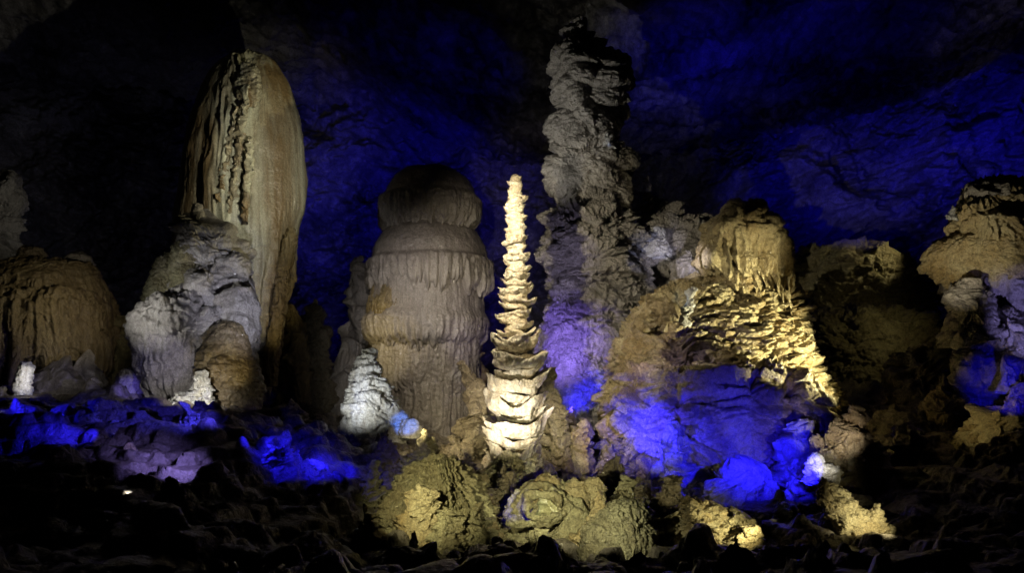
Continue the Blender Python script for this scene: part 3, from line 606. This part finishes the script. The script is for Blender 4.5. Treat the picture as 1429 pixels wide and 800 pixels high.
heap('boulder', 'dim brown boulder in the dark left of the blue-faced block', 'rock', (352, 688, 470, 770), 30, R_stone(1, .8), M_BROWN, depth=.7, n=4)
rock('boulder', 'pitch dark foreground boulder at the lower left, below the violet-lit shelf', 'rock', (176, 676, 330, 800), 23.5, R_stone(1, .9), M_FLOOR, depth=.7)
heap('rock_shelf', 'rippled shelf in violet light at the lower left', 'rock', (118, 632, 278, 735), 29, R_step(.9, .8), M_TAN, depth=.7, n=6, part='ledge')
rock('limestone_block', 'tiny glaring white stone under the violet shelf at the lower left', 'rock', (152, 706, 190, 730), 26.4, R_slab(.6, .4), M_WHITE, sink=4)
for b, Y, l in [((230, 572, 300, 615), 33, 'small hummock with violet-blue sheen above the violet shelf'),
                ((80, 565, 180, 620), 33, 'flat streaky rock in faint blue light, left of centre of the dark ridge'),
                ((0, 600, 80, 670), 31, 'knobbly rock in blue light at the lower left edge'),
                ((300, 610, 470, 690), 32, 'long low rock wall in deep blue light left of the blue-faced block'),
                ((-60, 560, 40, 610), 35, 'dark hump on the ridge below the tiny white stalagmite')]:
    heap('ridge_rock', l, 'rock', b, Y, R_slab(1, .8), M_ROUGH, n=5, depth=.8, group='rocks on the dark left ridge', part='ledge')
for b, Y, m, l in [((556, 600, 640, 680), 33.5, M_OLIVE, 'ragged olive ledge between the dark blue-faced block and the scallop-shaped basin'),
                   ((664, 650, 730, 720), 31.5, M_BROWN, 'brown ragged ledge between the two basins, right under the bright spire'),
                   ((822, 640, 930, 720), 33, M_BROWN, 'dark ragged ledge behind the shell-shaped dome'),
                   ((626, 700, 712, 770), 27.5, M_OLIVE, 'broken olive rubble between the scallop-shaped basin and the ringed basin'),
                   ((800, 690, 860, 770), 26.8, M_TAN, 'pale rubble between the ringed basin and the shell-shaped dome'),
                   ((1040, 700, 1120, 772), 29.5, M_GREY, 'low rubble in blue light between the pitted yellow heap and the crusty outcrop'),
                   ((1220, 590, 1330, 680), 36, M_BROWN, 'dim brown rubble bank right of the cream and violet outcrop'),
                   ((700, 735, 800, 790), 25, M_OLIVE, 'dim cracked slab directly below the ringed basin'),
                   ((900, 655, 960, 720), 30.5, M_BROWN, 'small dark ledge left of the lowest blue boulders')]:
    heap('rubble_bank', l, 'rock', b, Y, R_slab(1, .6), m, n=5, depth=.8, group='rubble banks in the foreground')
for b, Y, m, l in [((600, 655, 720, 745), 30.2, M_OCHRE, 'golden layered ledge directly below the bright spire, above the gap between the basins'),
                   ((480, 640, 560, 740), 31.5, M_OLIVE, 'olive ledge beside the left rim of the scallop-shaped basin'),
                   ((840, 668, 920, 740), 28.5, M_OLIVE, 'olive ledge between the shell-shaped dome and the pitted yellow heap')]:
    heap('rubble_bank', l, 'rock', b, Y, R_slab(1, .6), m, n=6, depth=.7, group='rubble banks in the foreground', part='ledge')
rs = np.random.RandomState(9)
for i, (px, w, py, Y) in enumerate([(60, 110, 735, 22), (420, 90, 752, 20), (590, 110, 772, 21), (760, 130, 768, 21.5), (690, 60, 762, 22), (880, 90, 775, 21), (1010, 120, 772, 20.5), (1120, 90, 774, 21), (1250, 140, 768, 20), (1370, 120, 764, 20)]):
    pos = ['lower left corner', 'bottom, under the dim brown boulder', 'bottom, under the scallop-shaped basin', 'bottom, under the ringed basin', 'bottom between the two basins', 'bottom, under the shell-shaped dome', 'bottom, under the yellow heap', 'bottom, under the small lit stone', 'bottom, under the crusty outcrop', 'lower right corner'][i]
    rock('foreground_rock', 'unlit black foreground rock at the '+pos, 'rock', (px-w/2, py, px+w/2, py+50), Y, R_stone(.8, .6), M_FLOOR, group='black foreground rocks')

# ------------------------------------------------------------------ unseen lamps, some low among the rocks, others placed in open air
WARM, YEL, WHT, BLU, VIO, GRN = (1, .86, .62), (1, .82, .38), (1, .97, .92), (.015, .01, 1), (.30, .22, 1), (.86, .95, .5)
def lamp(loc, tgt, val, col, cone, blend=.5, size=.06):
    a, b = P(*loc), P(*tgt); d = np.linalg.norm(b-a)
    L = bpy.data.lights.new('floodlight', 'SPOT'); L.energy = val*math.pi*4*math.pi*d*d/3.0; L.color = col
    L.spot_size = math.radians(cone); L.spot_blend = blend; L.shadow_soft_size = size
    o = bpy.data.objects.new('floodlight', L); COL.objects.link(o); o.location = a
    from mathutils import Vector
    o.rotation_euler = Vector(b-a).to_track_quat('-Z', 'Y').to_euler()
    return o
# great column
lamp((500, 240, 36.5), (352, 240, 47), 1.15, (1, .94, .70), 60, 1)
lamp((398, 545, 40), (392, 430, 46), .8, YEL, 36, .8)
# clustered stalagmite
lamp((60, 450, 33), (280, 420, 41), 1.15, (.95, .95, .90), 46, 1)
lamp((400, 500, 30), (320, 420, 41), 1.7, (.78, .80, 1), 28, 1)
lamp((240, 520, 30), (230, 500, 39), .55, (.5, .48, 1), 18, .8)
lamp((400, 535, 33), (320, 510, 38), .9, YEL, 22, .8)
lamp((270, 535, 34), (268, 548, 36.8), 3.2, WHT, 80, 1)
lamp((160, 535, 37), (182, 545, 40), 2, (.2, .16, 1), 30, .8)
# far left
lamp((165, 400, 38.5), (60, 440, 45), .40, (1, .88, .62), 64, 1)
lamp((130, 500, 36), (95, 525, 41), .20, WHT, 40, .9)
lamp((44, 530, 36.5), (34, 528, 38), 2.5, WHT, 70, 1)
lamp((90, 300, 50), (10, 280, 58), .10, WHT, 50, .9)
# tiered stalagmite
lamp((500, 330, 38), (598, 430, 49), .75, (1, .93, .86), 62, 1)
lamp((440, 500, 43), (550, 470, 48.5), 1.2, YEL, 60, 1)
lamp((700, 560, 42), (650, 440, 49), .25, (.75, .6, 1), 40, .9)
# little white cone
lamp((470, 575, 34.5), (515, 545, 40), 2.4, (.93, .97, 1), 50, 1)
lamp((620, 590, 35), (565, 592, 39), 4, (.05, .2, 1), 16, .7)
# spire
lamp((648, 270, 30.5), (718, 370, 36), 8.0, (1, .88, .62), 84, .6)
lamp((665, 640, 31), (718, 570, 36), 6.5, (1, .91, .74), 48, 1)
lamp((800, 560, 34), (765, 600, 38), 2.0, (1, .92, .82), 60, 1)
# rough pillar
lamp((650, 240, 40), (818, 160, 46), .95, (1, .96, .84), 78, 1)
lamp((765, 500, 38.5), (795, 480, 45), 4.0, (.30, .20, 1), 64, 1)
lamp((790, 570, 39), (840, 560, 43), 7.0, BLU, 60, 1)
lamp((880, 400, 39), (908, 338, 45), .6, (.55, .6, 1), 26, 1)
lamp((860, 260, 40), (848, 195, 44), 2.0, (.5, .6, 1), 3, .9)
lamp((1000, 350, 36), (930, 370, 46), 1.3, (.88, .82, 1), 26, 1)
lamp((735, 430, 39), (800, 350, 45), .7, (.7, .62, 1), 50, 1)
# canopy and stepped mound, raked from the right
lamp((1320, 540, 36.5), (1020, 480, 40), 13.0, (1, .90, .50), 60, 1)
lamp((1160, 440, 34), (1045, 350, 40), 2.8, (1, .86, .5), 34, 1)
lamp((775, 430, 38), (900, 470, 40.5), .9, (1, .88, .80), 56, 1)
lamp((960, 420, 33), (952, 418, 38.3), 1.6, (.6, .8, 1), 8, 1)
lamp((1085, 610, 29.5), (1010, 640, 36), 6, BLU, 80, 1)
lamp((870, 620, 35), (960, 600, 38), 12, BLU, 80, 1)
lamp((850, 470, 35.5), (930, 515, 38.5), 1.3, (.55, .45, 1), 44, 1)
lamp((900, 600, 33), (880, 590, 38), 7.0, BLU, 60, 1)
lamp((1130, 660, 30), (1100, 650, 35), 4.0, BLU, 50, .7)
# right
lamp((1200, 630, 31), (1165, 600, 34), 2.2, (1, .85, .75), 54, 1)
lamp((1160, 650, 30.5), (1146, 648, 32), 3, WHT, 60, 1)
lamp((1330, 300, 54), (1200, 375, 56), 1.0, YEL, 44, 1)
lamp((1300, 400, 44), (1190, 470, 50), .18, YEL, 100, 1)
lamp((1260, 480, 34), (1350, 340, 41), 1.5, (1, .88, .60), 34, 1)
lamp((1490, 540, 34), (1420, 420, 41), 1.2, (.4, .35, 1), 36, .8)
lamp((1420, 560, 31), (1410, 545, 36), 4.0, BLU, 26, .7)
lamp((1250, 600, 34), (1390, 580, 36), .5, YEL, 40, .8)
# foreground
lamp((530, 650, 23), (610, 690, 28), 4.2, (1, .92, .50), 56, 1)
lamp((780, 690, 21.5), (865, 745, 25), 2.4, (1, .96, .62), 46, 1)
lamp((740, 690, 22), (775, 690, 28), 4.0, (1, .95, .56), 56, 1)
lamp((560, 580, 32), (640, 620, 38), 3.0, (1, .86, .5), 60, 1)
lamp((760, 620, 34), (860, 620, 39), 1.2, (1, .84, .6), 40, 1)
lamp((690, 700, 25), (715, 708, 27.5), 5, BLU, 24, .8)
lamp((1090, 735, 24.5), (990, 725, 27), 5, (1, .92, .50), 70, 1)
lamp((1270, 735, 24.5), (1190, 720, 27), 5.0, (1, .90, .52), 60, 1)
lamp((430, 600, 31), (480, 690, 34), 5, BLU, 44, .8)
# blue on the left ridge
lamp((150, 585, 30), (30, 640, 31), 3.5, BLU, 60, 1)
lamp((-60, 540, 32), (120, 580, 33.5), 4, BLU, 44, 1)
lamp((340, 545, 31), (220, 590, 33), 5, (.06, .05, 1), 60, 1)
lamp((330, 585, 29.5), (400, 640, 31), 7, BLU, 76, 1)
lamp((470, 600, 29), (430, 650, 32), 5, BLU, 60, 1)
lamp((300, 600, 26), (215, 665, 29), 4.5, (.30, .24, 1), 50, 1)
lamp((180, 685, 25), (172, 714, 26.2), 3, WHT, 46, 1)
# walls and ceiling
lamp((560, 480, 56), (560, 280, 84), .50, BLU, 74, 1)
lamp((440, 450, 66), (460, 300, 84), .42, BLU, 60, 1)
lamp((700, 250, 56), (590, 60, 66), .14, BLU, 70, 1)
lamp((940, 300, 56), (950, 90, 62), .55, BLU, 80, 1)
lamp((1200, 340, 52), (1200, 60, 62), .30, BLU, 110, 1)
lamp((1380, 320, 66), (1340, 180, 84), .5, BLU, 80, 1)
lamp((1130, 330, 68), (1150, 190, 84), .42, BLU, 80, 1)
lamp((120, 440, 58), (150, 180, 80), .02, (.5, .5, 1), 100, 1)

SC.world = bpy.data.worlds.new('World'); SC.world.use_nodes = True
SC.world.node_tree.nodes['Background'].inputs[0].default_value = (.35, .33, .5, 1)
SC.world.node_tree.nodes['Background'].inputs[1].default_value = .0015
cam = bpy.data.cameras.new('camera'); co = bpy.data.objects.new('camera', cam); COL.objects.link(co)
co.location = (0, 0, CAMZ); co.rotation_euler = (math.pi/2, 0, 0)
cam.sensor_width = 36; cam.sensor_fit = 'HORIZONTAL'; cam.lens = F/1429*36; cam.shift_y = (HR-400)/1429; cam.clip_end = 400; cam.clip_start = .1
SC.camera = co
SC.view_settings.view_transform = 'Standard'; SC.view_settings.look = 'None'; SC.view_settings.exposure = 0.2; SC.view_settings.gamma = 1
SC.cycles.max_bounces = 2; SC.cycles.diffuse_bounces = 1; SC.cycles.use_adaptive_sampling = False; SC.cycles.use_denoising = True; SC.cycles.denoising_prefilter = "ACCURATE"
try: SC.cycles.use_light_tree = True
except Exception: pass
SC.cycles.sample_clamp_indirect = 3
